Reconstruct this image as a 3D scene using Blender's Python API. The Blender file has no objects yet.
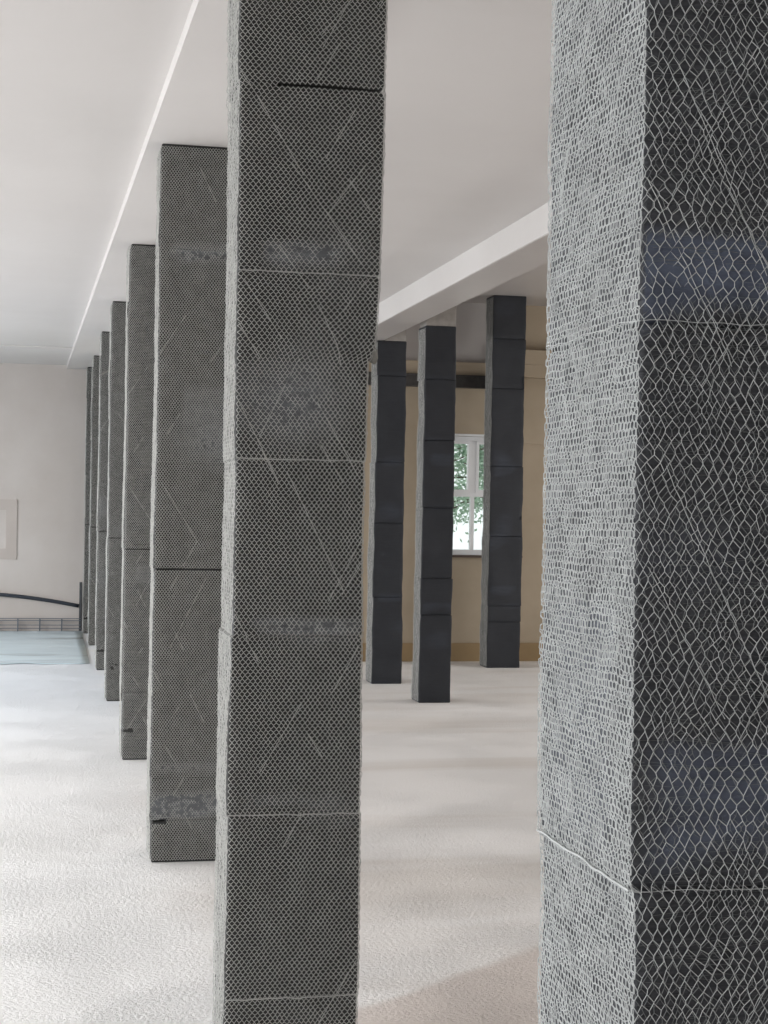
import bpy, math, random
import numpy as np
from mathutils import Vector, Matrix, noise

# ------------------------------------------------------------------ camera, world, light, exposure
S = bpy.context.scene
C = S.collection
EYE = 1.62
FPX = 1600.0
YAW, ROLL, PITCH = math.atan(332/1600), 0.0175, -0.0048
cam_d = bpy.data.cameras.new('camera')
cam_d.sensor_fit = 'HORIZONTAL'
cam_d.sensor_width = 36.0
cam_d.lens = FPX/768*36.0
cam_d.clip_start = 0.05
cam = bpy.data.objects.new('camera', cam_d)
C.objects.link(cam)
fw = Vector((math.sin(YAW)*math.cos(PITCH), math.cos(YAW)*math.cos(PITCH), math.sin(PITCH)))
rt = Vector((math.cos(YAW), -math.sin(YAW), 0))
up = rt.cross(fw)
r2 = rt*math.cos(ROLL)+up*math.sin(ROLL)
u2 = up*math.cos(ROLL)-rt*math.sin(ROLL)
m = Matrix((r2, u2, -fw)).transposed().to_4x4()
m.translation = (0, 0, EYE)
cam.matrix_world = m
S.camera = cam

S.view_settings.view_transform = 'Standard'
S.view_settings.look = 'None'
S.view_settings.gamma = 1.0
S.view_settings.use_curve_mapping = False
S.view_settings.exposure = 0.22

w = bpy.data.worlds.new('overcast_sky')
S.world = w
w.use_nodes = True
bg = w.node_tree.nodes['Background']
bg.inputs[0].default_value = (0.96, 0.98, 1.0, 1)
bg.inputs[1].default_value = 1.1

def daylight(name, loc, rot, sx, sy, power, col):
    l = bpy.data.lights.new(name, 'AREA')
    l.shape = 'RECTANGLE'
    l.size, l.size_y = sx, sy
    l.energy = power
    l.color = col
    o = bpy.data.objects.new(name, l)
    C.objects.link(o)
    o.location = loc
    o.rotation_euler = rot
    return o

COOL = (0.97, 0.985, 1.0)
WIN_Y = [0.6, 4.6, 8.6, 12.6, 16.6]            # window openings in the left wall
for wy in WIN_Y:                                # daylight coming in through them
    daylight('window_daylight', (-4.75, wy, 1.85), (0, -math.pi/2+math.radians(54), 0), 1.9, 2.6, 165, COOL)
# added fill lamps at unseen right-wall openings, brightening the bay
for wy in (5.5, 12.8):
    daylight('bay_fill_light', (7.75, wy, 1.8), (0, math.pi/2-math.radians(15), 0), 2.0, 3.0, 74, (1.0, 0.98, 0.96))

# ------------------------------------------------------------------ helpers
def link(name, verts, faces, mat, parent=None, smooth=False, attr=None):
    me = bpy.data.meshes.new(name)
    me.from_pydata([tuple(v) for v in verts] if not isinstance(verts, np.ndarray) else verts.tolist(), [],
                   faces if not isinstance(faces, np.ndarray) else faces.tolist())
    if mat is not None:
        me.materials.append(mat)
    if smooth:
        me.polygons.foreach_set('use_smooth', np.ones(len(me.polygons), dtype=bool))
    if attr is not None:
        a = me.attributes.new('smear', 'FLOAT', 'POINT')
        a.data.foreach_set('value', np.asarray(attr, dtype=np.float32))
    me.update()
    o = bpy.data.objects.new(name, me)
    C.objects.link(o)
    if parent is not None:
        o.parent = parent
    return o

class MB:
    def __init__(s): s.v = []; s.f = []
    def box(s, a, b):
        n = len(s.v)
        (x0, y0, z0), (x1, y1, z1) = a, b
        s.v += [(x0,y0,z0),(x1,y0,z0),(x1,y1,z0),(x0,y1,z0),(x0,y0,z1),(x1,y0,z1),(x1,y1,z1),(x0,y1,z1)]
        s.f += [tuple(n+i for i in q) for q in ((0,3,2,1),(4,5,6,7),(0,1,5,4),(1,2,6,5),(2,3,7,6),(3,0,4,7))]
        return s
    def prism(s, pts, z0, z1):
        n, k = len(s.v), len(pts)
        s.v += [(x,y,z0) for x,y in pts]+[(x,y,z1) for x,y in pts]
        s.f.append(tuple(n+i for i in reversed(range(k))))
        s.f.append(tuple(n+k+i for i in range(k)))
        for i in range(k):
            j = (i+1) % k
            s.f.append((n+i, n+j, n+k+j, n+k+i))
        return s
    def tube(s, pts, r, seg=10):
        pts = [Vector(p) for p in pts]
        rings = []
        for i, p in enumerate(pts):
            d = (pts[min(i+1,len(pts)-1)]-pts[max(i-1,0)]).normalized()
            a = d.orthogonal() if abs(d.z) > .9 else d.cross(Vector((0,0,1)))
            a.normalize(); b = d.cross(a)
            rr = r[i] if isinstance(r, (list, tuple)) else r
            rings.append(len(s.v))
            for k in range(seg):
                t = 2*math.pi*k/seg
                s.v.append(tuple(p+(a*math.cos(t)+b*math.sin(t))*rr))
        for i in range(len(rings)-1):
            for k in range(seg):
                k2 = (k+1) % seg
                s.f.append((rings[i]+k, rings[i]+k2, rings[i+1]+k2, rings[i+1]+k))
        s.f.append(tuple(rings[0]+k for k in reversed(range(seg))))
        s.f.append(tuple(rings[-1]+k for k in range(seg)))
        return s
    def build(s, name, mat, parent=None, bevel=0, smooth=False):
        o = link(name, s.v, s.f, mat, parent, smooth)
        if bevel:
            b = o.modifiers.new('bevel', 'BEVEL'); b.width = bevel; b.segments = 2
        return o

def struct(o):
    o['kind'] = 'structure'
    return o

def tag(o, label, cat, group=None):
    o['label'] = label; o['category'] = cat; o['kind'] = 'thing'
    if group: o['group'] = group
    return o

def empty(name, loc):
    o = bpy.data.objects.new(name, None)
    o.empty_display_size = 0.1
    C.objects.link(o); o.location = loc
    return o

# ------------------------------------------------------------------ materials
class NT:
    def __init__(s, name):
        s.m = bpy.data.materials.new(name); s.m.use_nodes = True
        s.t = s.m.node_tree; s.b = s.t.nodes['Principled BSDF']
        s.co = None
    def n(s, typ, **kw):
        o = s.t.nodes.new(typ)
        for k, v in kw.items(): setattr(o, k, v)
        return o
    def l(s, a, b): s.t.links.new(a, b)
    def coord(s, scale=(1,1,1)):
        g = s.n('ShaderNodeNewGeometry')
        mp = s.n('ShaderNodeMapping'); mp.inputs['Scale'].default_value = scale
        s.l(g.outputs['Position'], mp.inputs['Vector'])
        return mp.outputs[0]
    def noise(s, vec, scale, detail=4, rough=.55, dist=0):
        o = s.n('ShaderNodeTexNoise')
        o.inputs['Scale'].default_value = scale; o.inputs['Detail'].default_value = detail
        o.inputs['Roughness'].default_value = rough; o.inputs['Distortion'].default_value = dist
        s.l(vec, o.inputs['Vector'])
        return o.outputs[0]
    def ramp(s, fac, stops):
        o = s.n('ShaderNodeValToRGB')
        e = o.color_ramp.elements
        while len(e) < len(stops): e.new(.5)
        for x, (p, c) in zip(e, stops):
            x.position = p; x.color = (*c, 1) if len(c) == 3 else c
        s.l(fac, o.inputs[0])
        return o.outputs[0]
    def mix(s, fac, a, b, mode='MIX'):
        o = s.n('ShaderNodeMix', data_type='RGBA', blend_type=mode)
        for sock, v in ((o.inputs[0], fac), (o.inputs[6], a), (o.inputs[7], b)):
            if hasattr(v, 'links') or isinstance(v, bpy.types.NodeSocket): s.l(v, sock)
            elif isinstance(v, tuple): sock.default_value = (*v, 1)
            else: sock.default_value = v
        return o.outputs[2]
    def math(s, op, a, b=0.0, c=None):
        o = s.n('ShaderNodeMath', operation=op)
        for sock, v in zip(o.inputs, (a, b, c)):
            if v is None: continue
            if isinstance(v, bpy.types.NodeSocket): s.l(v, sock)
            else: sock.default_value = v
        return o.outputs[0]
    def bump(s, h, dist, strength=1.0, prev=None):
        o = s.n('ShaderNodeBump')
        o.inputs['Distance'].default_value = dist; o.inputs['Strength'].default_value = strength
        s.l(h, o.inputs['Height'])
        if prev is not None: s.l(prev, o.inputs['Normal'])
        return o.outputs[0]
    def out(s, col=None, rough=.8, nrm=None, spec=.3):
        b = s.b
        if isinstance(col, tuple): b.inputs['Base Color'].default_value = (*col, 1)
        elif col is not None: s.l(col, b.inputs['Base Color'])
        if isinstance(rough, bpy.types.NodeSocket): s.l(rough, b.inputs['Roughness'])
        else: b.inputs['Roughness'].default_value = rough
        b.inputs['Specular IOR Level'].default_value = spec
        if nrm is not None: s.l(nrm, b.inputs['Normal'])
        return s.m

def plaster(name, c1, c2, scale=1.2, rough=.85, bump=.002, spec=.2):
    t = NT(name); co = t.coord()
    n1 = t.noise(co, scale, 5, .6)
    n2 = t.noise(co, 14, 4)
    return t.out(t.ramp(n1, [(.3, c1), (.7, c2)]), rough, t.bump(n2, bump, .5), spec)

def mat_floor():
    t = NT('white_screed'); co = t.coord()
    big = t.noise(co, .55, 4, .55)
    col = t.ramp(big, [(.3, (.86,.85,.835)), (.7, (.89,.885,.88))])
    # warmer smooth screed on the bay side
    sep = t.n('ShaderNodeSeparateXYZ'); t.l(co, sep.inputs[0])
    wob = t.math('MULTIPLY', t.math('SUBTRACT', t.noise(co, .9, 3), .5), 1.0)
    side = t.n('ShaderNodeMapRange', interpolation_type='SMOOTHSTEP')
    side.inputs[1].default_value = .3; side.inputs[2].default_value = 1.2
    t.l(t.math('ADD', sep.outputs[0], wob), side.inputs[0])
    col = t.mix(t.math('MULTIPLY', side.outputs[0], .85), col, (.89,.86,.835))
    # column shadows across the bay, painted as beige bands in the floor colour
    band = t.noise(t.coord((.22, 1.1, 1)), 1.1, 3, .5, .6)
    bm = t.ramp(band, [(.5, (0,0,0)), (.66, (1,1,1))])
    col = t.mix(t.math('MULTIPLY', t.math('MULTIPLY', bm, side.outputs[0]), .36), col, (.62,.545,.47))
    # darker pinkish patch near the first columns of the bay
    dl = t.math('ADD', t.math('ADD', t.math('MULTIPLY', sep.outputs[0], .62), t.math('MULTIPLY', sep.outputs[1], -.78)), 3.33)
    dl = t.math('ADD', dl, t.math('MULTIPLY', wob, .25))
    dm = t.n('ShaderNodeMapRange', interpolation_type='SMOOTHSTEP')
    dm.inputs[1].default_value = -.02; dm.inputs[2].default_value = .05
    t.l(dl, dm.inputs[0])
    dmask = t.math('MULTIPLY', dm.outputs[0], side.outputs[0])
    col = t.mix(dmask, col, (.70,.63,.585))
    # pale bluish tint growing towards the far end on the aisle side
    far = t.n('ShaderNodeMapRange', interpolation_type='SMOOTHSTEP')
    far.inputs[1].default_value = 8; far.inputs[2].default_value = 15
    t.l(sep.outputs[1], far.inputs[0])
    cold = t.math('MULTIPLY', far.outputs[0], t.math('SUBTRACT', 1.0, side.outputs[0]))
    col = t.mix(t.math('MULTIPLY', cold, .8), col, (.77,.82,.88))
    # relief: grainy trowel marks and long scratches, patchy
    patch = t.ramp(t.noise(co, 1.6, 3), [(.38, (0,0,0)), (.6, (1,1,1))])
    g = t.noise(co, 55, 5, .65)
    g = t.math('MULTIPLY', g, t.math('ADD', t.math('MULTIPLY', patch, .6), .35))
    b1 = t.bump(g, .024, 1.0)
    mp = t.n('ShaderNodeMapping'); mp.inputs['Rotation'].default_value = (0,0,.35); mp.inputs['Scale'].default_value = (1.6, 3.2, 1)
    t.l(co, mp.inputs[0])
    sc = t.ramp(t.noise(mp.outputs[0], 2.2, 5, .6, 1.1), [(.485, (1,1,1)), (.5, (0,0,0)), (.515, (1,1,1))])
    spar = t.ramp(t.noise(t.coord((1, 1, 1)), .9, 3), [(.5, (0,0,0)), (.62, (1,1,1))])
    sc = t.math('SUBTRACT', 1.0, t.math('MULTIPLY', t.math('SUBTRACT', 1.0, sc), spar))
    b2 = t.bump(sc, .004, .35, b1)
    grain_shade = t.ramp(t.noise(co, 70, 5, .7), [(.28, (.6,.59,.58)), (.38, (1,1,1))])  # dark specks: shading of the grainy relief painted into the colour
    col = t.mix(t.math('MULTIPLY', patch, .4), col, t.mix(1.0, col, grain_shade, 'MULTIPLY'))
    return t.out(col, .8, b2, .2)

def mat_wrap(name, base, light, blue, streak=.5):
    """dark insulation wrap with fine horizontal combing and blue-grey adhesive smears"""
    t = NT(name); co = t.coord()
    st = t.noise(t.coord((3, 3, 90)), 2.2, 4, .6)
    cl = t.noise(co, 4.5, 5, .6)
    col = t.mix(t.ramp(cl, [(.35, (0,0,0)), (.7, (1,1,1))]), base, light)
    col = t.mix(t.math('MULTIPLY', t.ramp(st, [(.45, (0,0,0)), (.7, (1,1,1))]), streak), col, tuple(min(1, c*2.0) for c in light))
    a = t.n('ShaderNodeAttribute'); a.attribute_name = 'smear'
    sm = t.math('MULTIPLY', t.ramp(a.outputs['Fac'], [(.1, (0,0,0)), (.8, (1,1,1))]), .9)
    cloud = t.ramp(t.noise(t.coord((1.2,1.2,5)), 6, 4), [(.3, tuple(c*.75 for c in blue)), (.7, tuple(c*1.3 for c in blue))])
    col = t.mix(sm, col, cloud)
    nb = t.bump(st, .002, .7, t.bump(t.noise(co, 160, 3, .6), .0015, .6))
    return t.out(col, .62, nb, .35)

def simple(name, col, rough=.6, metal=0, nz=0.0, spec=.4):
    t = NT(name)
    if nz:
        n1 = t.noise(t.coord(), 20, 4)
        c = t.ramp(n1, [(.3, tuple(x*(1-nz) for x in col)), (.7, tuple(min(1, x*(1+nz)) for x in col))])
    else: c = col
    t.b.inputs['Metallic'].default_value = metal
    return t.out(c, rough, None, spec)

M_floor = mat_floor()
M_ceil = plaster('ceiling_paint', (.63,.605,.59), (.67,.645,.63), .7)
M_ceil_bay = plaster('bay_ceiling_paint', (.74,.715,.69), (.79,.765,.74), .7)
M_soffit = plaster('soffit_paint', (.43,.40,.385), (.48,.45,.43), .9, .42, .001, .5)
M_tan_ceil = plaster('bare_tan_ceiling', (.40,.34,.27), (.47,.40,.32), 1.4)
M_wall_pale = plaster('pale_plaster', (.55,.50,.465), (.62,.575,.545), .9)
M_wall_tan = plaster('tan_clay_plaster', (.36,.295,.215), (.44,.365,.275), 1.1)
M_brown = plaster('brown_base_coat', (.27,.19,.105), (.33,.235,.13), 2)
M_rear = plaster('grey_cement', (.50,.51,.53), (.58,.59,.61), .9)
M_white_wall = plaster('white_plaster', (.78,.77,.76), (.83,.82,.81), .9)
M_wrap_near = mat_wrap('netted_wrap_near', (.046,.048,.053), (.078,.081,.089), (.105,.125,.175), .35)
M_wrap = mat_wrap('netted_wrap', (.021,.021,.020), (.035,.035,.033), (.115,.120,.127), .3)
M_wrap_dark = mat_wrap('smooth_dark_wrap', (.019,.021,.026), (.028,.030,.036), (.045,.051,.068), .15)
M_net_near = simple('pale_net_fibre', (.475,.49,.485), .6, 0, .12)
M_net_under = simple('dull_net_fibre', (.20,.21,.21), .7, 0, .2)
M_net = simple('grey_net_fibre', (.42,.42,.40), .65, 0, .15)
M_bare = simple('bare_concrete', (.30,.28,.26), .85, 0, .12)
M_pvc = simple('white_window_frame', (.80,.80,.80), .4)
M_sillm = simple('dark_sill', (.10,.07,.055), .6)
M_steel = simple('dark_steel', (.045,.042,.040), .55, .2, .2)
M_rubber = simple('black_hose_rubber', (.035,.042,.055), .5)
M_wire = simple('rail_grey_metal', (.16,.18,.21), .5, .5)
M_board = simple('dark_board', (.08,.085,.09), .7, 0, .2)

# ------------------------------------------------------------------ room shell
WALL_Y = 20.0        # far end of the aisle
BACK_Y = 16.15       # back wall of the bay
ZC = 3.27
ZL = 3.212           # soffit above the left row of columns
ZR = 3.10            # soffit above the right row
XL, XR, Y0 = -4.5, 7.5, -3.0

# floor
nx, ny = 60, 116
xs = np.linspace(XL, XR, nx+1)
ys = np.linspace(Y0, WALL_Y+.2, ny+1)
X, Y = np.meshgrid(xs, ys)
V = np.stack([X.ravel(), Y.ravel(), np.zeros(X.size)], 1)
W = len(xs)
fi = [(j*W+i, j*W+i+1, (j+1)*W+i+1, (j+1)*W+i) for j in range(len(ys)-1) for i in range(W-1)]
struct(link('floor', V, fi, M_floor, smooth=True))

# ceiling slab, with beams under it
ZH = 3.745           # higher ceiling of the bay beyond the right row beam
BX = 2.905           # bay-side edge of the right row beam
cl = MB().box((XL, Y0, ZC), (BX, WALL_Y+.2, ZC+.2)).box((BX, Y0, ZH), (XR, BACK_Y+.25, ZH+.2)).box((BX-.001, Y0, ZC+.2), (BX, BACK_Y+.25, ZH))
struct(cl.build('ceiling', M_ceil))
# left row beam: the aisle edge runs very slightly askew to the columns
struct(MB().prism([(.586, Y0), (.86, Y0), (.86, WALL_Y), (.148, WALL_Y)], ZL, ZC-.001).build('trim_1', M_ceil))
# lighter strip of ceiling in front of the far wall
struct(MB().prism([(XL, 17.75), (.190, 17.75), (.147, WALL_Y), (XL, WALL_Y)], ZC-.014, ZC-.001).build('trim_2', M_ceil))
# right row beam
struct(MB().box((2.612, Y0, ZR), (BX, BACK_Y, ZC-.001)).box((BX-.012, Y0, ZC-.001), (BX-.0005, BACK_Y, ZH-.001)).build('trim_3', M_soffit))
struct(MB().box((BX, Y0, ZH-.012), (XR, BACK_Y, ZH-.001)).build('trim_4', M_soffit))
# white painted fascia on the aisle side of the right beam
struct(MB().box((2.600, Y0, ZR+.002), (2.6119, BACK_Y, ZC-.001)).build('trim_5', M_ceil))

# walls
struct(MB().box((XL-.3, WALL_Y, 0), (1.2, WALL_Y+.2, ZC)).build('wall_far', M_wall_pale))
wl = MB()
edges = [Y0]
for wy in WIN_Y: edges += [wy-1.3, wy+1.3]
edges.append(WALL_Y)
for i in range(0, len(edges), 2):
    wl.box((XL-.2, edges[i], 0), (XL, edges[i+1], ZC))
for wy in WIN_Y:
    wl.box((XL-.2, wy-1.3, 0), (XL, wy+1.3, .8)).box((XL-.2, wy-1.3, 2.7), (XL, wy+1.3, ZC))
struct(wl.build('wall_left', M_white_wall))
struct(MB().box((XL, Y0-.2, 0), (BX-.02, Y0, ZC)).box((BX-.02, Y0-.2, 0), (XR, Y0, ZH)).build('wall_rear', M_rear))
wr = MB().box((XR, Y0, 0), (XR+.2, 4.0, ZH)).box((XR, 7.0, 0), (XR+.2, 11.3, ZH)).box((XR, 14.3, 0), (XR+.2, BACK_Y+.2, ZH))
for ya, yb in ((4.0, 7.0), (11.3, 14.3)):  # unseen openings, added to let fill light into the bay
    wr.box((XR, ya, 0), (XR+.2, yb, .8)).box((XR, ya, 2.8), (XR+.2, yb, ZH))
struct(wr.build('wall_right', M_wall_tan))
# back wall of the bay with the window opening
WX0, WX1, WZ0, WZ1 = 3.86, 4.80, 1.105, 2.345
wb = MB().box((1.0, BACK_Y, 0), (WX0, BACK_Y+.25, ZC)).box((WX1, BACK_Y, 0), (XR, BACK_Y+.25, ZH))
wb.box((WX0, BACK_Y, 0), (WX1, BACK_Y+.25, WZ0)).box((WX0, BACK_Y, WZ1), (WX1, BACK_Y+.25, ZH)).box((BX, BACK_Y, ZC), (WX0, BACK_Y+.25, ZH))
struct(wb.build('wall_back', M_wall_tan))
struct(MB().box((1.0, BACK_Y+.25, 0), (1.2, WALL_Y, ZC)).build('wall_partition', M_wall_tan))
struct(MB().box((1.2, BACK_Y-.03, 0), (XR, BACK_Y, .19)).build('baseboard_back', M_brown))
struct(MB().box((1.2, BACK_Y-.16, 2.965), (XR, BACK_Y, ZR-.001)).build('trim_6', M_wall_tan))
struct(MB().box((4.7, BACK_Y-.05, 2.28), (XR, BACK_Y, 2.964)).build('trim_7', M_wall_tan))
struct(MB().box((4.5, BACK_Y-.17, ZR), (XR, BACK_Y, ZR+.15)).build('trim_9', M_wall_tan))
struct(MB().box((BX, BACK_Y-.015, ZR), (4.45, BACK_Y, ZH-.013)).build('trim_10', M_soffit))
# recessed blind panel frame on the far wall
def frame_mb(x0, x1, z0, z1, t, y0, y1):
    return (MB().box((x0, y0, z0), (x1, y1, z0+t)).box((x0, y0, z1-t), (x1, y1, z1))
            .box((x0, y0, z0+t), (x0+t, y1, z1-t)).box((x1-t, y0, z0+t), (x1, y1, z1-t)))
M_pink = plaster('pinkish_plaster', (.50,.445,.41), (.55,.495,.46), 1.2)
struct(frame_mb(-1.5, -.415, .87, 1.60, .13, WALL_Y-.012, WALL_Y-.0005).build('trim_8', M_pink))

# window
fy0, fy1 = BACK_Y+.08, BACK_Y+.15
fr = frame_mb(WX0, WX1, WZ0, WZ1, .055, fy0, fy1)
zc = 1.735
xc = 4.315
fr.box((WX0+.05, fy0-.004, zc-.02), (WX1-.05, fy1+.003, zc+.025)).box((xc-.032, fy0, zc), (xc+.032, fy1, WZ1-.05))
fr.box((xc-.018, fy0+.003, WZ0+.05), (xc+.018, fy1-.003, zc))
# sash edges of the opening lights
for xa, xb in ((WX0+.05, xc-.03), (xc+.03, WX1-.05)):
    f2 = frame_mb(xa, xb, zc+.025, WZ1-.05, .028, fy0-.015, fy1-.02)
    n = len(fr.v); fr.v += f2.v; fr.f += [tuple(n+i for i in q) for q in f2.f]
win = struct(fr.build('window_1', M_pvc))
g = NT('window_glass')
tr = g.n('ShaderNodeBsdfTransparent'); tr.inputs[0].default_value = (.96,.99,.98,1)
gl = g.n('ShaderNodeBsdfGlossy'); gl.inputs['Roughness'].default_value = .02
mx = g.n('ShaderNodeMixShader'); mx.inputs[0].default_value = .06
g.l(tr.outputs[0], mx.inputs[1]); g.l(gl.outputs[0], mx.inputs[2])
g.l(mx.outputs[0], g.t.nodes['Material Output'].inputs[0])
for xa, xb in ((WX0+.05, xc-.018), (xc+.018, WX1-.05)):
    for za, zb in ((WZ0+.05, zc-.01), (zc+.02, WZ1-.05)):
        MB().box((xa, fy0+.03, za), (xb, fy0+.036, zb)).build('pane', g.m, win)
MB().box((WX0-.03, BACK_Y-.05, WZ0-.022), (WX1+.03, BACK_Y+.09, WZ0)).build('sill', M_sillm, win)
MB().box((WX0-.06, BACK_Y-.012, WZ1), (WX1+.06, BACK_Y+.08, WZ1+.022)).build('head_trim', M_pvc, win)

# steel lintel beam across the back wall
t = MB()
x0, x1, yA = 2.7, 4.66, BACK_Y-.20
t.box((x0, yA-.05, 2.83), (x1, yA+.05, 2.845)).box((x0, yA-.05, 2.945), (x1, yA+.05, 2.96)).box((x0, yA-.04, 2.845), (x1, yA-.025, 2.945))
t.box((x0, yA+.05, 2.83), (x0+.03, BACK_Y, 2.96)).box((x1-.03, yA+.05, 2.83), (x1, BACK_Y, 2.96))
tag(t.build('steel_beam', M_steel), 'dark horizontal steel beam fixed high on the tan wall above the window', 'beam')

# ------------------------------------------------------------------ wrapped columns
def lerp_list(pts, z):
    if not pts: return 0.0
    if z <= pts[0][0]: return pts[0][1]
    for (a, va), (b, vb) in zip(pts, pts[1:]):
        if z <= b: return va+(vb-va)*(z-a)/(b-a)
    return pts[-1][1]

class Column:
    """geometry rule of one column: nominal box x0..x0+w, y0..y0+d, z0..z1, cut in sections at `cuts`"""
    def __init__(s, x0, y0, w, d, z0, z1, cuts, seed, amp=.004, left=(), right=(), patches=(), off=.004, smear_joint=.3, slits=()):
        s.x0, s.y0, s.w, s.d, s.z0, s.z1 = x0, y0, w, d, z0, z1
        s.cuts = [z0]+[c for c in cuts if z0+.05 < c < z1-.05]+[z1]
        rnd = random.Random(seed); s.rnd = rnd; s.seed = seed*7.31
        s.amp, s.left, s.right, s.patches, s.sj = amp, left, right, patches, smear_joint
        s.slits = slits        # open joints: (face, height, u0, u1, half gap)
        s.boff = [(rnd.uniform(-off, off), rnd.uniform(-off, off), rnd.uniform(-off*.6, off*.6)) for _ in s.cuts]
    def block(s, z):
        for i in range(len(s.cuts)-1):
            if z < s.cuts[i+1]: return i
        return len(s.cuts)-2
    def place(s, x, y, z, nrm, h, b):
        """nominal point on the box surface -> built point h metres off the wrapped surface"""
        q = noise.noise(Vector((x*3.1+s.seed+b*3.7, y*3.1, z*3.6)))+.45*noise.noise(Vector((x*11, y*11+s.seed, z*11+b*5.1)))
        dd = s.amp*q+h
        bx, by, bs = s.boff[b]
        rel = (x-s.x0)/s.w
        dx = (1-rel)*lerp_list(s.left, z)+rel*lerp_list(s.right, z)
        sc = bs*(2*rel-1)
        return (x+nrm[0]*dd+dx+bx+sc, y+nrm[1]*dd+by*.7, z)
    def smear(s, u, v, face):
        """0..1 amount of adhesive smeared over the wrap (u along the face, v = height)"""
        b = s.block(v)
        dz = min(abs(v-c) for c in s.cuts)
        n1 = noise.noise(Vector((u*5+s.seed, face*9.0, v*7)))
        a = max(0.0, 1-dz/.07)*s.sj*(.5+1.6*n1)
        for (f, ua, ub, va, vb, k) in s.patches:
            if f != face: continue
            e = .04
            inu = min(1, max(0, (u-ua)/e+.5+n1))*min(1, max(0, (ub-u)/e+.5+n1))
            inv = min(1, max(0, (v-va)/e+.5+n1*1.5))*min(1, max(0, (vb-v)/(e*.5)+.5+n1*.6))
            a = max(a, k*inu*inv)
        n2 = noise.noise(Vector((u*2.3+s.seed*2, face*5.0, v*2.9+4)))
        a = max(a, (n2-.33)*1.6)
        return min(1.0, max(0.0, a))

def section_mesh(c, b, mat, root, ns=16, dz=.022):
    """one wrap section: rounded square ring stacked in height, pinched at both joints"""
    za, zb = c.cuts[b], c.cuts[b+1]
    r = .006
    ring = []        # (x, y, normal, face, u)
    x0, x1, y0, y1 = c.x0, c.x0+c.w, c.y0, c.y0+c.d
    def side(pa, pb, nrm, face, L):
        for i in range(ns+1):
            t = i/ns
            x = pa[0]+(pb[0]-pa[0])*t; y = pa[1]+(pb[1]-pa[1])*t
            ring.append((x, y, nrm, face, (r+(L-2*r)*t)))
    k = math.sqrt(.5)
    def corner(x, y, nx_, ny_):
        ring.append((x, y, (nx_*k, ny_*k), -1, 0))
    side((x0+r, y0), (x1-r, y0), (0, -1), 0, c.w); corner(x1-r*(1-k), y0+r*(1-k), 1, -1)
    side((x1, y0+r), (x1, y1-r), (1, 0), 1, c.d);  corner(x1-r*(1-k), y1-r*(1-k), 1, 1)
    side((x1-r, y1), (x0+r, y1), (0, 1), 2, c.w);  corner(x0+r*(1-k), y1-r*(1-k), -1, 1)
    side((x0, y1-r), (x0, y0+r), (-1, 0), 3, c.d); corner(x0+r*(1-k), y0+r*(1-k), -1, -1)
    n = max(6, int((zb-za)/dz))
    wa = 2.2 if any(abs(q[1]-za) < .004 for q in c.slits) else 1.0
    wz = 2.2 if any(abs(q[1]-zb) < .004 for q in c.slits) else 1.0
    levels = [(za, -.006*wa*1.3), (za+.003*wa, -.002*wa), (za+.009*wa, 0)]
    levels += [(za+.02+(zb-za-.04)*i/n, 0) for i in range(1, n)]
    levels += [(zb-.009*wz, 0), (zb-.003*wz, -.002*wz), (zb, -.006*wz*1.3)]
    V, A = [], []
    K = len(ring)
    for z, h in levels:
        for (x, y, nrm, face, u) in ring:
            V.append(c.place(x, y, z, nrm, h, b))
            A.append(c.smear(u, z, face) if face in (0, 1, 3) else .1)
    F = []
    for j in range(len(levels)-1):
        for i in range(K):
            i2 = (i+1) % K
            F.append((j*K+i, j*K+i2, (j+1)*K+i2, (j+1)*K+i))
    F.append(tuple(reversed(range(K))))
    F.append(tuple((len(levels)-1)*K+i for i in range(K)))
    o = link('wrap_section', [(x-root.location.x, y-root.location.y, z-root.location.z) for x, y, z in V], F, mat, root, True, A)
    return o

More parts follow.
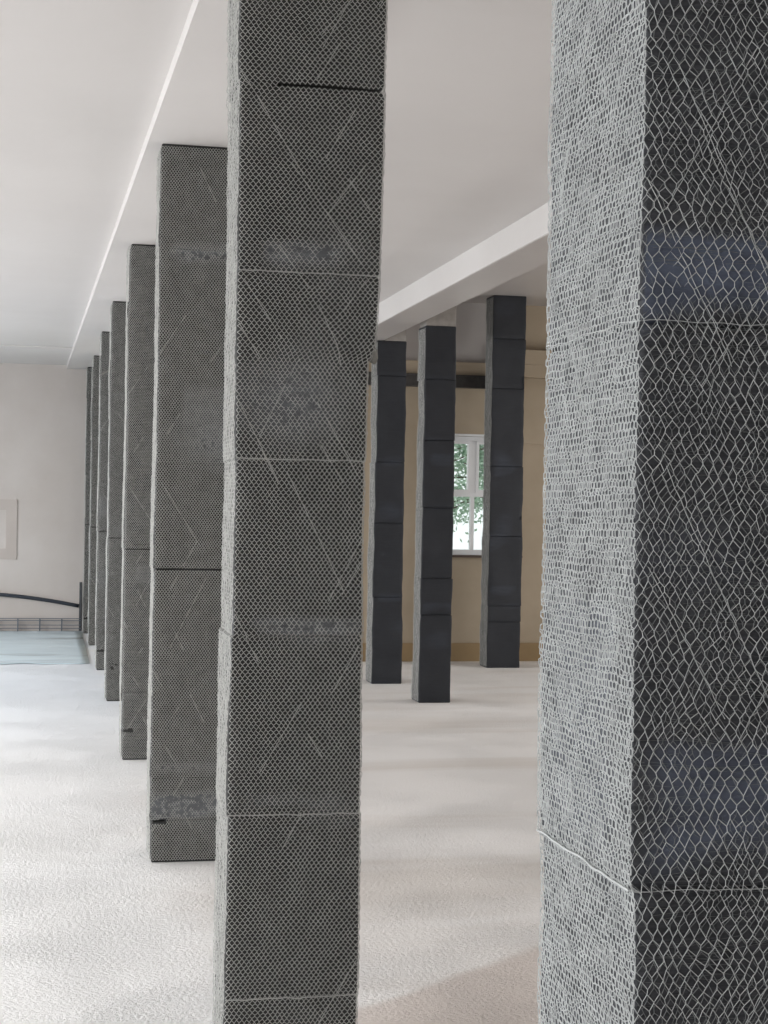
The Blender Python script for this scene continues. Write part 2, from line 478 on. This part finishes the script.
def net_face(c, face, cw, ch, wire, jit, lift, sink, creases=0, seed=0, dia=.2, threads=0, big=.5, zlo=None, zhi=None, ext=0.0):
    """hexagonal netting laid on one face: zig-zag wires tied by short uprights, each wire a little ridge"""
    rnd = np.random.RandomState(seed)
    L = c.w if face in (0, 2) else c.d
    zlo = c.z0+.01 if zlo is None else zlo
    zhi = c.z1-.01 if zhi is None else zhi
    nu = max(4, int(round(L/cw)))*2
    nv = int((zhi-zlo)/ch)
    cwu = (L+2*ext)/nu
    pts = {}
    P, N = [], []
    def surf(u, v, h):
        v = min(max(v, zlo), zhi)
        u = min(max(u, -ext), L+ext)
        b = c.block(v)
        if face == 0:   x, y, nrm = c.x0+u, c.y0, (0, -1)
        elif face == 1: x, y, nrm = c.x0+c.w, c.y0+u, (1, 0)
        else:           x, y, nrm = c.x0, c.y0+u, (-1, 0)
        return c.place(x, y, v, nrm, h, b), nrm
    idx = np.zeros((nv, nu+1, 2), dtype=np.int64)
    uv = []
    for r in range(nv):
        for k in range(nu+1):
            for s in (0,):
                odd = (k+r) % 2
                v = zlo+(r+.5)*ch+(dia if odd else -dia)*ch
                u = k*cwu-ext
                n1 = noise.noise(Vector((u*22+seed, v*22, face*3.3)))
                n2 = noise.noise(Vector((u*22, v*22+seed+9, face*3.3+5)))
                n3 = noise.noise(Vector((u*4+seed*3, v*4, 7.7)))
                u2 = u+cw*(.75*jit*n1+jit*.28*rnd.uniform(-1, 1)+big*jit*noise.noise(Vector((u*9, v*9+seed*2, 3.1)))*1.5)
                v2 = v+ch*(.75*jit*n2+jit*.28*rnd.uniform(-1, 1)+big*jit*n3)
                if k in (0, nu): u2 = u
                idx[r, k, 0] = len(uv); uv.append((u2, v2))
    segs = []
    for r in range(nv):
        for k in range(nu):
            segs.append((idx[r, k, 0], idx[r, k+1, 0], 0))
        if r < nv-1:
            for k in range(nu+1):
                if (k+r) % 2: segs.append((idx[r, k, 0], idx[r+1, k, 0], 0))
    for i in range(creases):      # long doubled threads running diagonally
        u = rnd.uniform(0, L); v = rnd.uniform(zlo, zhi-.2); sl = rnd.choice([-1, 1])*rnd.uniform(1.4, 2.1)
        n = rnd.randint(8, 30); last = None
        for q in range(n):
            uu = u+q*cw*.5*(1 if sl > 0 else -1); vv = v+q*cw*.5*abs(sl)
            if not (0 <= uu <= L) or vv > zhi: break
            uv.append((uu+rnd.uniform(-.1, .1)*cw*jit, vv)); cur = len(uv)-1
            if last is not None: segs.append((last, cur, 1))
            last = cur
    nthin = len(uv)
    for i in range(threads):      # thin combed threads lying flat and nearly level
        u = rnd.uniform(0, L); v = rnd.uniform(zlo, zhi); n = rnd.randint(2, 7); dv = rnd.uniform(-.002, .002); last = None
        for q in range(n):
            uu = u+q*.014
            if uu > L: break
            uv.append((uu, v+q*dv+rnd.uniform(-.0005, .0005))); cur = len(uv)-1
            if last is not None: segs.append((last, cur, 2))
            last = cur
    H = []
    for i, (u, v) in enumerate(uv):
        if i >= nthin: H.append(.0006); continue
        sm = c.smear(min(max(u, 0), L), v, face)
        n = noise.noise(Vector((u*60+seed, v*60, 1.3)))
        H.append(lift*(1+.8*n)-sink*sm)
    P = np.zeros((len(uv), 3))
    for i, ((u, v), h) in enumerate(zip(uv, H)):
        p, nrm = surf(u, v, h); P[i] = p
    if c.slits:
        U = np.array(uv); ok = []
        for i, (p, q, kk) in enumerate(segs):
            um, va, vb = (U[p,0]+U[q,0])/2, min(U[p,1], U[q,1]), max(U[p,1], U[q,1])
            ok.append(not any(f == face and u0 < um < u1 and vb > z-hg and va < z+hg for (f, z, u0, u1, hg) in c.slits))
        segs = [g_ for g_, o_ in zip(segs, ok) if o_]
    nrm = np.array({0: (0,-1,0), 1: (1,0,0), 3: (-1,0,0)}[face], float)
    A = np.array(segs); a, b = P[A[:,0]], P[A[:,1]]
    keep = np.linalg.norm(b-a, axis=1) > 1e-4
    a, b, A = a[keep], b[keep], A[keep]
    d = (b-a)/np.linalg.norm(b-a, axis=1)[:,None]
    sd = np.cross(d, nrm); sd /= np.linalg.norm(sd, axis=1)[:,None]
    wv = np.where(A[:,2] == 2, wire*.22, wire*.5)[:,None]
    e = d*wire*.25
    a, b = a-e, b+e
    up_ = nrm*wv*1.4
    Vv = np.stack([a-sd*wv, a+up_, a+sd*wv, b-sd*wv, b+up_, b+sd*wv], 1).reshape(-1, 3)
    n = len(a); o = (np.arange(n)*6)[:,None]
    F = np.concatenate([o+np.array([[0,3,4,1]]), o+np.array([[1,4,5,2]])])
    return Vv, F

def join_net(name, parts, mat, root):
    VV, FF, n = [], [], 0
    for v, f in parts:
        VV.append(v-np.array(root.location)); FF.append(f+n); n += len(v)
    return link(name, np.concatenate(VV), np.concatenate(FF), mat, root)

def build_column(name, c, mat, label, group=None, ns=14, dz=.03):
    root = empty(name, (c.x0+c.w/2, c.y0+c.d/2, c.z0))
    tag(root, label, 'column', group)
    for b in range(len(c.cuts)-1):
        section_mesh(c, b, mat, root, ns, dz)
    return root

ROW = 'netted columns in the long left row'
BAY = 'smooth dark columns in the bay'
# the huge near column cut by the photo's right edge
cn = Column(.682, 1.80, .37, .366, 0, ZL, (.42, 1.165, 1.84, 2.5), 3, amp=.005,
            left=((0, .008), (.9, .006), (1.3, 0), (1.9, .002), (3, 0)),
            patches=((0, -.1, .5, 1.845, 1.95, .92), (0, .03, .5, 1.185, 1.34, .62), (3, .05, .3, 1.2, 1.5, .25), (0, .05, .3, 1.9, 1.96, .4)),
            smear_joint=.2, slits=())
root = build_column('wrapped_column', cn, M_wrap_near, 'huge column in coarse pale netting with a blue-grey smeared band, cropped by the picture edge', None, 24, .016)
join_net('under_netting', [net_face(cn, 0, .0150, .0135, .0011, .45, .0012, .0025, 0, 17, dia=.34, threads=2200, big=1.2)], M_net_under, root)
join_net('netting', [net_face(cn, 0, .0136, .0128, .00105, .42, .004, .0036, 45, 11, dia=.36, big=1.0, ext=.004),
                     net_face(cn, 3, .0118, .0088, .0017, .42, .0008, .0022, 10, 12, dia=.10, big=1.3, ext=.003),
                     net_face(cn, 3, .0132, .0118, .0013, .50, .0016, .0020, 6, 15, dia=.16, big=1.3, ext=.003),
                     net_face(cn, 1, .0150, .0150, .0014, .30, .004, .004, 10, 13)], M_net_near, root)

for zs, k0 in ((1.165, 3.0), (1.845, 1.2)):       # seam threads where two sections of the netting meet
    p = []
    for i in range(36):
        u = (1-i/35)*cn.d
        x, y, z = cn.place(cn.x0, cn.y0+u, zs, (-1, 0), .003, cn.block(zs))
        p.append((x-root.location.x, y-root.location.y, z+.004*noise.noise(Vector((u*22, zs*9, 0)))))
    for i in range(1, 36):
        u = i/35*cn.w
        x, y, z = cn.place(cn.x0+u, cn.y0, zs, (0, -1), .002, cn.block(zs))
        p.append((x-root.location.x, y-root.location.y, z+.003*noise.noise(Vector((u*22, zs*9, 5)))))
    MB().tube(p, [.0005*k0 if i < 37 else .0006 for i in range(len(p))], 6).build('seam_thread', M_net_near, root)

# first column of the left row
cm = Column(.467, 4.15, .338, .270, 0, ZL, (.32, .80, 1.27, 1.73, 2.22, 2.71), 5, amp=.004,
            left=((.3, -.006), (1.6, 0), (2.9, -.008)),
            right=((.3, .003), (.9, .004), (1.6, 0), (1.99, .003), (2.03, .022), (2.2, .032), (2.7, .037), (3.2, .039)),
            patches=((0, .05, .26, 2.225, 2.30, .85), (0, .04, .36, 1.275, 1.315, .8), (0, .05, .3, .81, .86, .45)), off=.0025, slits=((0, 2.71, .09, .36, .002),))
root = build_column('wrapped_column', cm, M_wrap, 'tall finely netted column running from floor to ceiling beside the huge coarse-netted one', ROW, 20, .02)
join_net('netting', [net_face(cm, 0, .0124, .0084, .0020, .27, .003, .0042, 30, 21, dia=.40, big=1.0),
                     net_face(cm, 3, .0108, .0100, .0018, .25, .004, .003, 10, 22),
                     net_face(cm, 1, .0108, .0128, .0017, .3, .003, .004, 10, 23)], M_net, root)
# seam threads and the foam lump on its corner
for zc_, amp_ in ((2.222, .003), (1.733, .002), (.803, .003), (.322, .004)):
    p = []
    for i in range(30):
        u = i/29*cm.w
        x, y, z = cm.place(cm.x0+u, cm.y0, zc_, (0, -1), .004, cm.block(zc_))
        p.append((x-root.location.x, y-root.location.y, z+amp_*noise.noise(Vector((u*30, zc_*9, 0)))))
    MB().tube(p, .0017, 6).build('seam_thread', M_net, root)
bpy.context.view_layer.update()
cx_, cy_, cz_ = .828-root.location.x, 4.165-root.location.y, 2.015
def lump(name, cen, rad, mat, parent, seed=0, n=10):
    V, F = [], []
    for j in range(n+1):
        th = math.pi*j/n
        for i in range(2*n):
            ph = math.pi*i/n
            d = Vector((math.sin(th)*math.cos(ph), math.sin(th)*math.sin(ph), math.cos(th)))
            k = 1+.25*noise.noise(d*2+Vector((seed, 0, 0)))
            V.append((cen[0]+d.x*rad[0]*k, cen[1]+d.y*rad[1]*k, cen[2]+d.z*rad[2]*k))
    for j in range(n):
        for i in range(2*n):
            F.append((j*2*n+i, (j+1)*2*n+i, (j+1)*2*n+(i+1) % (2*n), j*2*n+(i+1) % (2*n)))
    return link(name, V, F, mat, parent, True)
M_foam = simple('grey_foam', (.24,.235,.215), .8, 0, .2)
o = lump('foam_lump', (cx_, cy_, cz_), (.012, .014, .024), M_foam, root, 4)
o['label'] = 'pale foam lump on the corner'

# rest of the left row
rows = [
    (.455, 7.196, .335, (.185, .38, .84, 1.315, 1.79, 2.28, 2.745), 'second netted column of the long row, its whole base visible left of the first column'),
    (.453, 10.071, .335, (.42, .87, 1.35, 1.83, 2.31, 2.79), 'third netted column of the long row, with a dark joint low on its front'),
    (.450, 13.02, .335, (.55, 1.01, 1.5, 1.98, 2.45, 2.9), 'fourth netted column of the long row, counted from the camera'),
    (.438, 15.40, .335, (.35, .86, 1.33, 1.8, 2.3, 2.8), 'fifth netted column of the long row, with a pale slanting mark near its top'),
    (.425, 18.00, .335, (.48, .95, 1.44, 1.9, 2.4, 2.86), 'sixth netted column of the long row, second from the far wall'),
    (.395, 19.60, .30, (.44, .93, 1.40, 1.91, 2.38, 2.84), 'last netted column of the long row, standing against the far wall'),
]
net_src = None
for i, (x, y, wd, cuts, lab) in enumerate(rows):
    c = Column(x, y, wd, .23, 0, ZL, cuts, 40+i, amp=.004, off=.003,
               slits=((0, 1.315, .0, .34, .001), (0, .185, -.01, .07, .006)) if i == 0 else ((0, cuts[0], 0, .3, .004), (0, cuts[2], .05, .25, .004)),
               patches=((0, .0, .4, .20, .31, .95), (0, .04, .4, 2.68, 2.76, .85), (0, .1, .4, 1.95, 2.13, .55), (0, .0, .4, .40, .44, .7)) if i == 0 else ((0, .05, .3, .9+.2*i, 1.0+.2*i, .5),))
    root = build_column('wrapped_column', c, M_wrap, lab, ROW, 10 if i else 14, .045 if i else .03)
    if i == 0:
        net_src = join_net('netting', [net_face(c, 0, .0124, .0086, .0019, .24, .0045, .0054, 16, 31, dia=.40, big=1.0),
                     net_face(c, 3, .0112, .0115, .0018, .25, .005, .003, 0, 32),
                     net_face(c, 1, .0112, .0132, .0017, .25, .005, .003, 0, 33)], M_net, root)
    elif i < 4:
        o = net_src.copy(); C.objects.link(o); o.parent = root
        o.scale = (-1.03 if i == 2 else 1.03, 1.045, 1)
    else:
        o = net_src.copy(); C.objects.link(o); o.parent = root
        o.scale = (wd/.335*1.035*(-1 if i == 4 else 1), 1.05, 1)
    if i == 3:
        t = MB().tube([(-.167, -.176, 2.80), (-.06, -.178, 2.86), (.06, -.178, 2.90), (.165, -.176, 2.97)], .008, 6)
        o = t.build('slanting_seam', M_foam, root); o['label'] = 'pale slanting mark near the top'

# smooth dark columns of the bay
bay = [
    (4.290, 15.46, .34, .27, ZH-.012, (.46, .62, 1.32, 2.02, 2.80, 3.3), 'dark smooth column just right of the window, near the tan back wall'),
    (2.968, 12.745, .258, .24, ZR-.012, (.72, 1.02, 1.6, 2.15, 2.65), 'dark smooth column just left of the window, with a stepped joint low down'),
    (2.848, 14.119, .265, .27, ZR-.006, (.78, 1.45, 2.0, 2.78), 'dark smooth column half hidden behind the tall finely netted one'),
]
for i, (x, y, wd, dp, z1, cuts, lab) in enumerate(bay):
    c = Column(x, y, wd, dp, 0, z1, cuts, 60+i, amp=.009, off=.003,
               left=((0, -.006), (1.6, 0), (3.1, .0)),
               patches=((0, .05, .25, 1.95, 2.05, .5), (0, .02, .28, .75, .82, .5)))
    root = build_column('wrapped_column', c, M_wrap_dark, lab, BAY, 10, .035)
    join_net('netting', [net_face(c, 3, .0134, .0115, .0018, .25, .004, .003, 0, 70+i)], M_net, root)
    if i:      # bare plastered head between the wrap and the high ceiling
        hx = max(-wd/2+.004, BX+.004-root.location.x)
        o = MB().box((hx, -dp/2+.004, z1), (wd/2-.004, dp/2-.004, ZH-.013)).build('bare_head', M_bare, root, .004)
        o['label'] = 'bare plastered column head'

# ------------------------------------------------------------------ things along the far wall
# pale blue plastic sheet spread on the floor in front of the far wall
t = NT('pale_blue_sheet'); co = t.coord((.35, 1.5, 1))
n1 = t.noise(co, 1.4, 5, .6, .4)
col = t.ramp(n1, [(.34, (.36,.44,.47)), (.43, (.62,.75,.83)), (.62, (.72,.85,.92))])
M_sheet = t.out(col, .35, t.bump(t.noise(t.coord((.3, 3, 1)), 2.5, 4), .02, .6), .4)
gx, gy = 40, 60
V, F = [], []
for j in range(gy+1):
    for i in range(gx+1):
        a, b = i/gx, j/gy
        y = 15.95+a*0+b*(WALL_Y-.16-15.95)
        y += (1-b)*.10*noise.noise(Vector((a*14, 0, 0)))
        x = -3.2+a*(3.2+.385-.012*b)
        z = .005+.012*abs(noise.noise(Vector((x*.5, y*3.2, 0))))+.006*abs(noise.noise(Vector((x*3, y*5, 4))))
        if i == gx: z += .004
        V.append((x, y, z))
for j in range(gy):
    for i in range(gx):
        F.append((j*(gx+1)+i, j*(gx+1)+i+1, (j+1)*(gx+1)+i+1, (j+1)*(gx+1)+i))
o = link('plastic_sheet', V, F, M_sheet, None, True)
sol = o.modifiers.new('thickness', 'SOLIDIFY'); sol.thickness = .003; sol.offset = -1
tag(o, 'pale blue wrinkled sheet spread on the floor along the far wall', 'plastic sheet')

# low rail in front of the far wall
ry = WALL_Y-.06
root = empty('low_rail', (-.5, ry, 0))
tag(root, 'low grey metal rail with thin bars at the foot of the far wall', 'rail')
for z in (.035, .075, .130, .155):
    MB().box((-1.5, -.006, z-.004), (.88, .006, z+.004)).build('bar', M_wire, root)
for k in range(-5, 6):
    x = -.5+.115+k*.262
    if -2.0 < x < .37:
        MB().box((x+.5-.008, -.011, 0), (x+.5+.008, .011, .158)).build('post', M_wire, root)

# sagging black hose on the far wall
pts = []
for i in range(33):
    x = -2.4+i/32*2.74
    s = (x+1.05)/1.40
    z = .455-.185*max(0, s-.12)**1.7 if s > .12 else .445-.16*(.12-s)**1.8
    pts.append((x, WALL_Y-.035, z))
# both ends come down to the floor
pts = [(-2.75, WALL_Y-.03, .04), (-2.6, WALL_Y-.033, .14)] + pts
o = MB().tube(pts, .023, 10).build('hose', M_rubber, None, 0, True)
tag(o, 'thick black hose arching along the foot of the far wall above the low rail', 'hose')

# short dark board standing by the last column
o = MB().box((.345, WALL_Y-.045, 0), (.375, WALL_Y-.012, .60)).build('board', M_board, None, .003)
tag(o, 'short dark board standing upright against the far wall beside the last column', 'board')

# ------------------------------------------------------------------ outdoors beyond the window
M_yard = plaster('pale_yard', (.80,.80,.78), (.88,.88,.86), .5)
struct(MB().box((1.3, BACK_Y+.5, -.2), (14, 40, .0)).build('yard', M_yard))
M_bark = simple('bark', (.12,.09,.07), .9, 0, .3)
t = NT('leaf'); n1 = t.noise(t.coord(), 3, 3)
col = t.ramp(n1, [(.3, (.26,.40,.30)), (.7, (.48,.60,.46))])
M_leaf = t.out(col, .6)
tree = empty('tree', (6.95, 23.3, 0))
tag(tree, 'leafy green tree standing outside the window', 'tree')
rnd = random.Random(9)
t = MB().tube([(0,0,0),(.05,.02,1.2),(-.05,0,2.4),(0,.05,3.6),(.1,0,4.6)], [.14,.12,.10,.07,.03], 9)
t.build('trunk', M_bark, tree)
br = MB(); tips = []
for k in range(34):
    z = rnd.uniform(1.85, 3.6); a = rnd.uniform(2.2, 4.6) if k % 3 else rnd.uniform(0, 6.28); L = rnd.uniform(.7, 1.5)
    e = (math.cos(a)*L, math.sin(a)*L, z+rnd.uniform(-.45, .5))
    mid = (e[0]*.5, e[1]*.5, (z+e[2])/2+.08)
    br.tube([(0,0,z), mid, e], [.03,.018,.006], 6)
    tips += [mid, e, tuple((p+q)/2 for p, q in zip(mid, e))]
br.build('branches', M_bark, tree)
lf = MB()
for p in tips:
    for q in range(80):
        c0 = Vector(p)+Vector((rnd.gauss(0,.2), rnd.gauss(0,.2), rnd.gauss(0,.16)))
        d = Vector((rnd.uniform(-1,1), rnd.uniform(-1,1), rnd.uniform(-1,.4))).normalized()
        s = d.orthogonal().normalized()*.022; L = d*.085
        n = len(lf.v)
        lf.v += [tuple(c0), tuple(c0+L*.5+s), tuple(c0+L), tuple(c0+L*.5-s)]
        lf.f.append((n, n+1, n+2, n+3))
lf.build('leaves', M_leaf, tree)
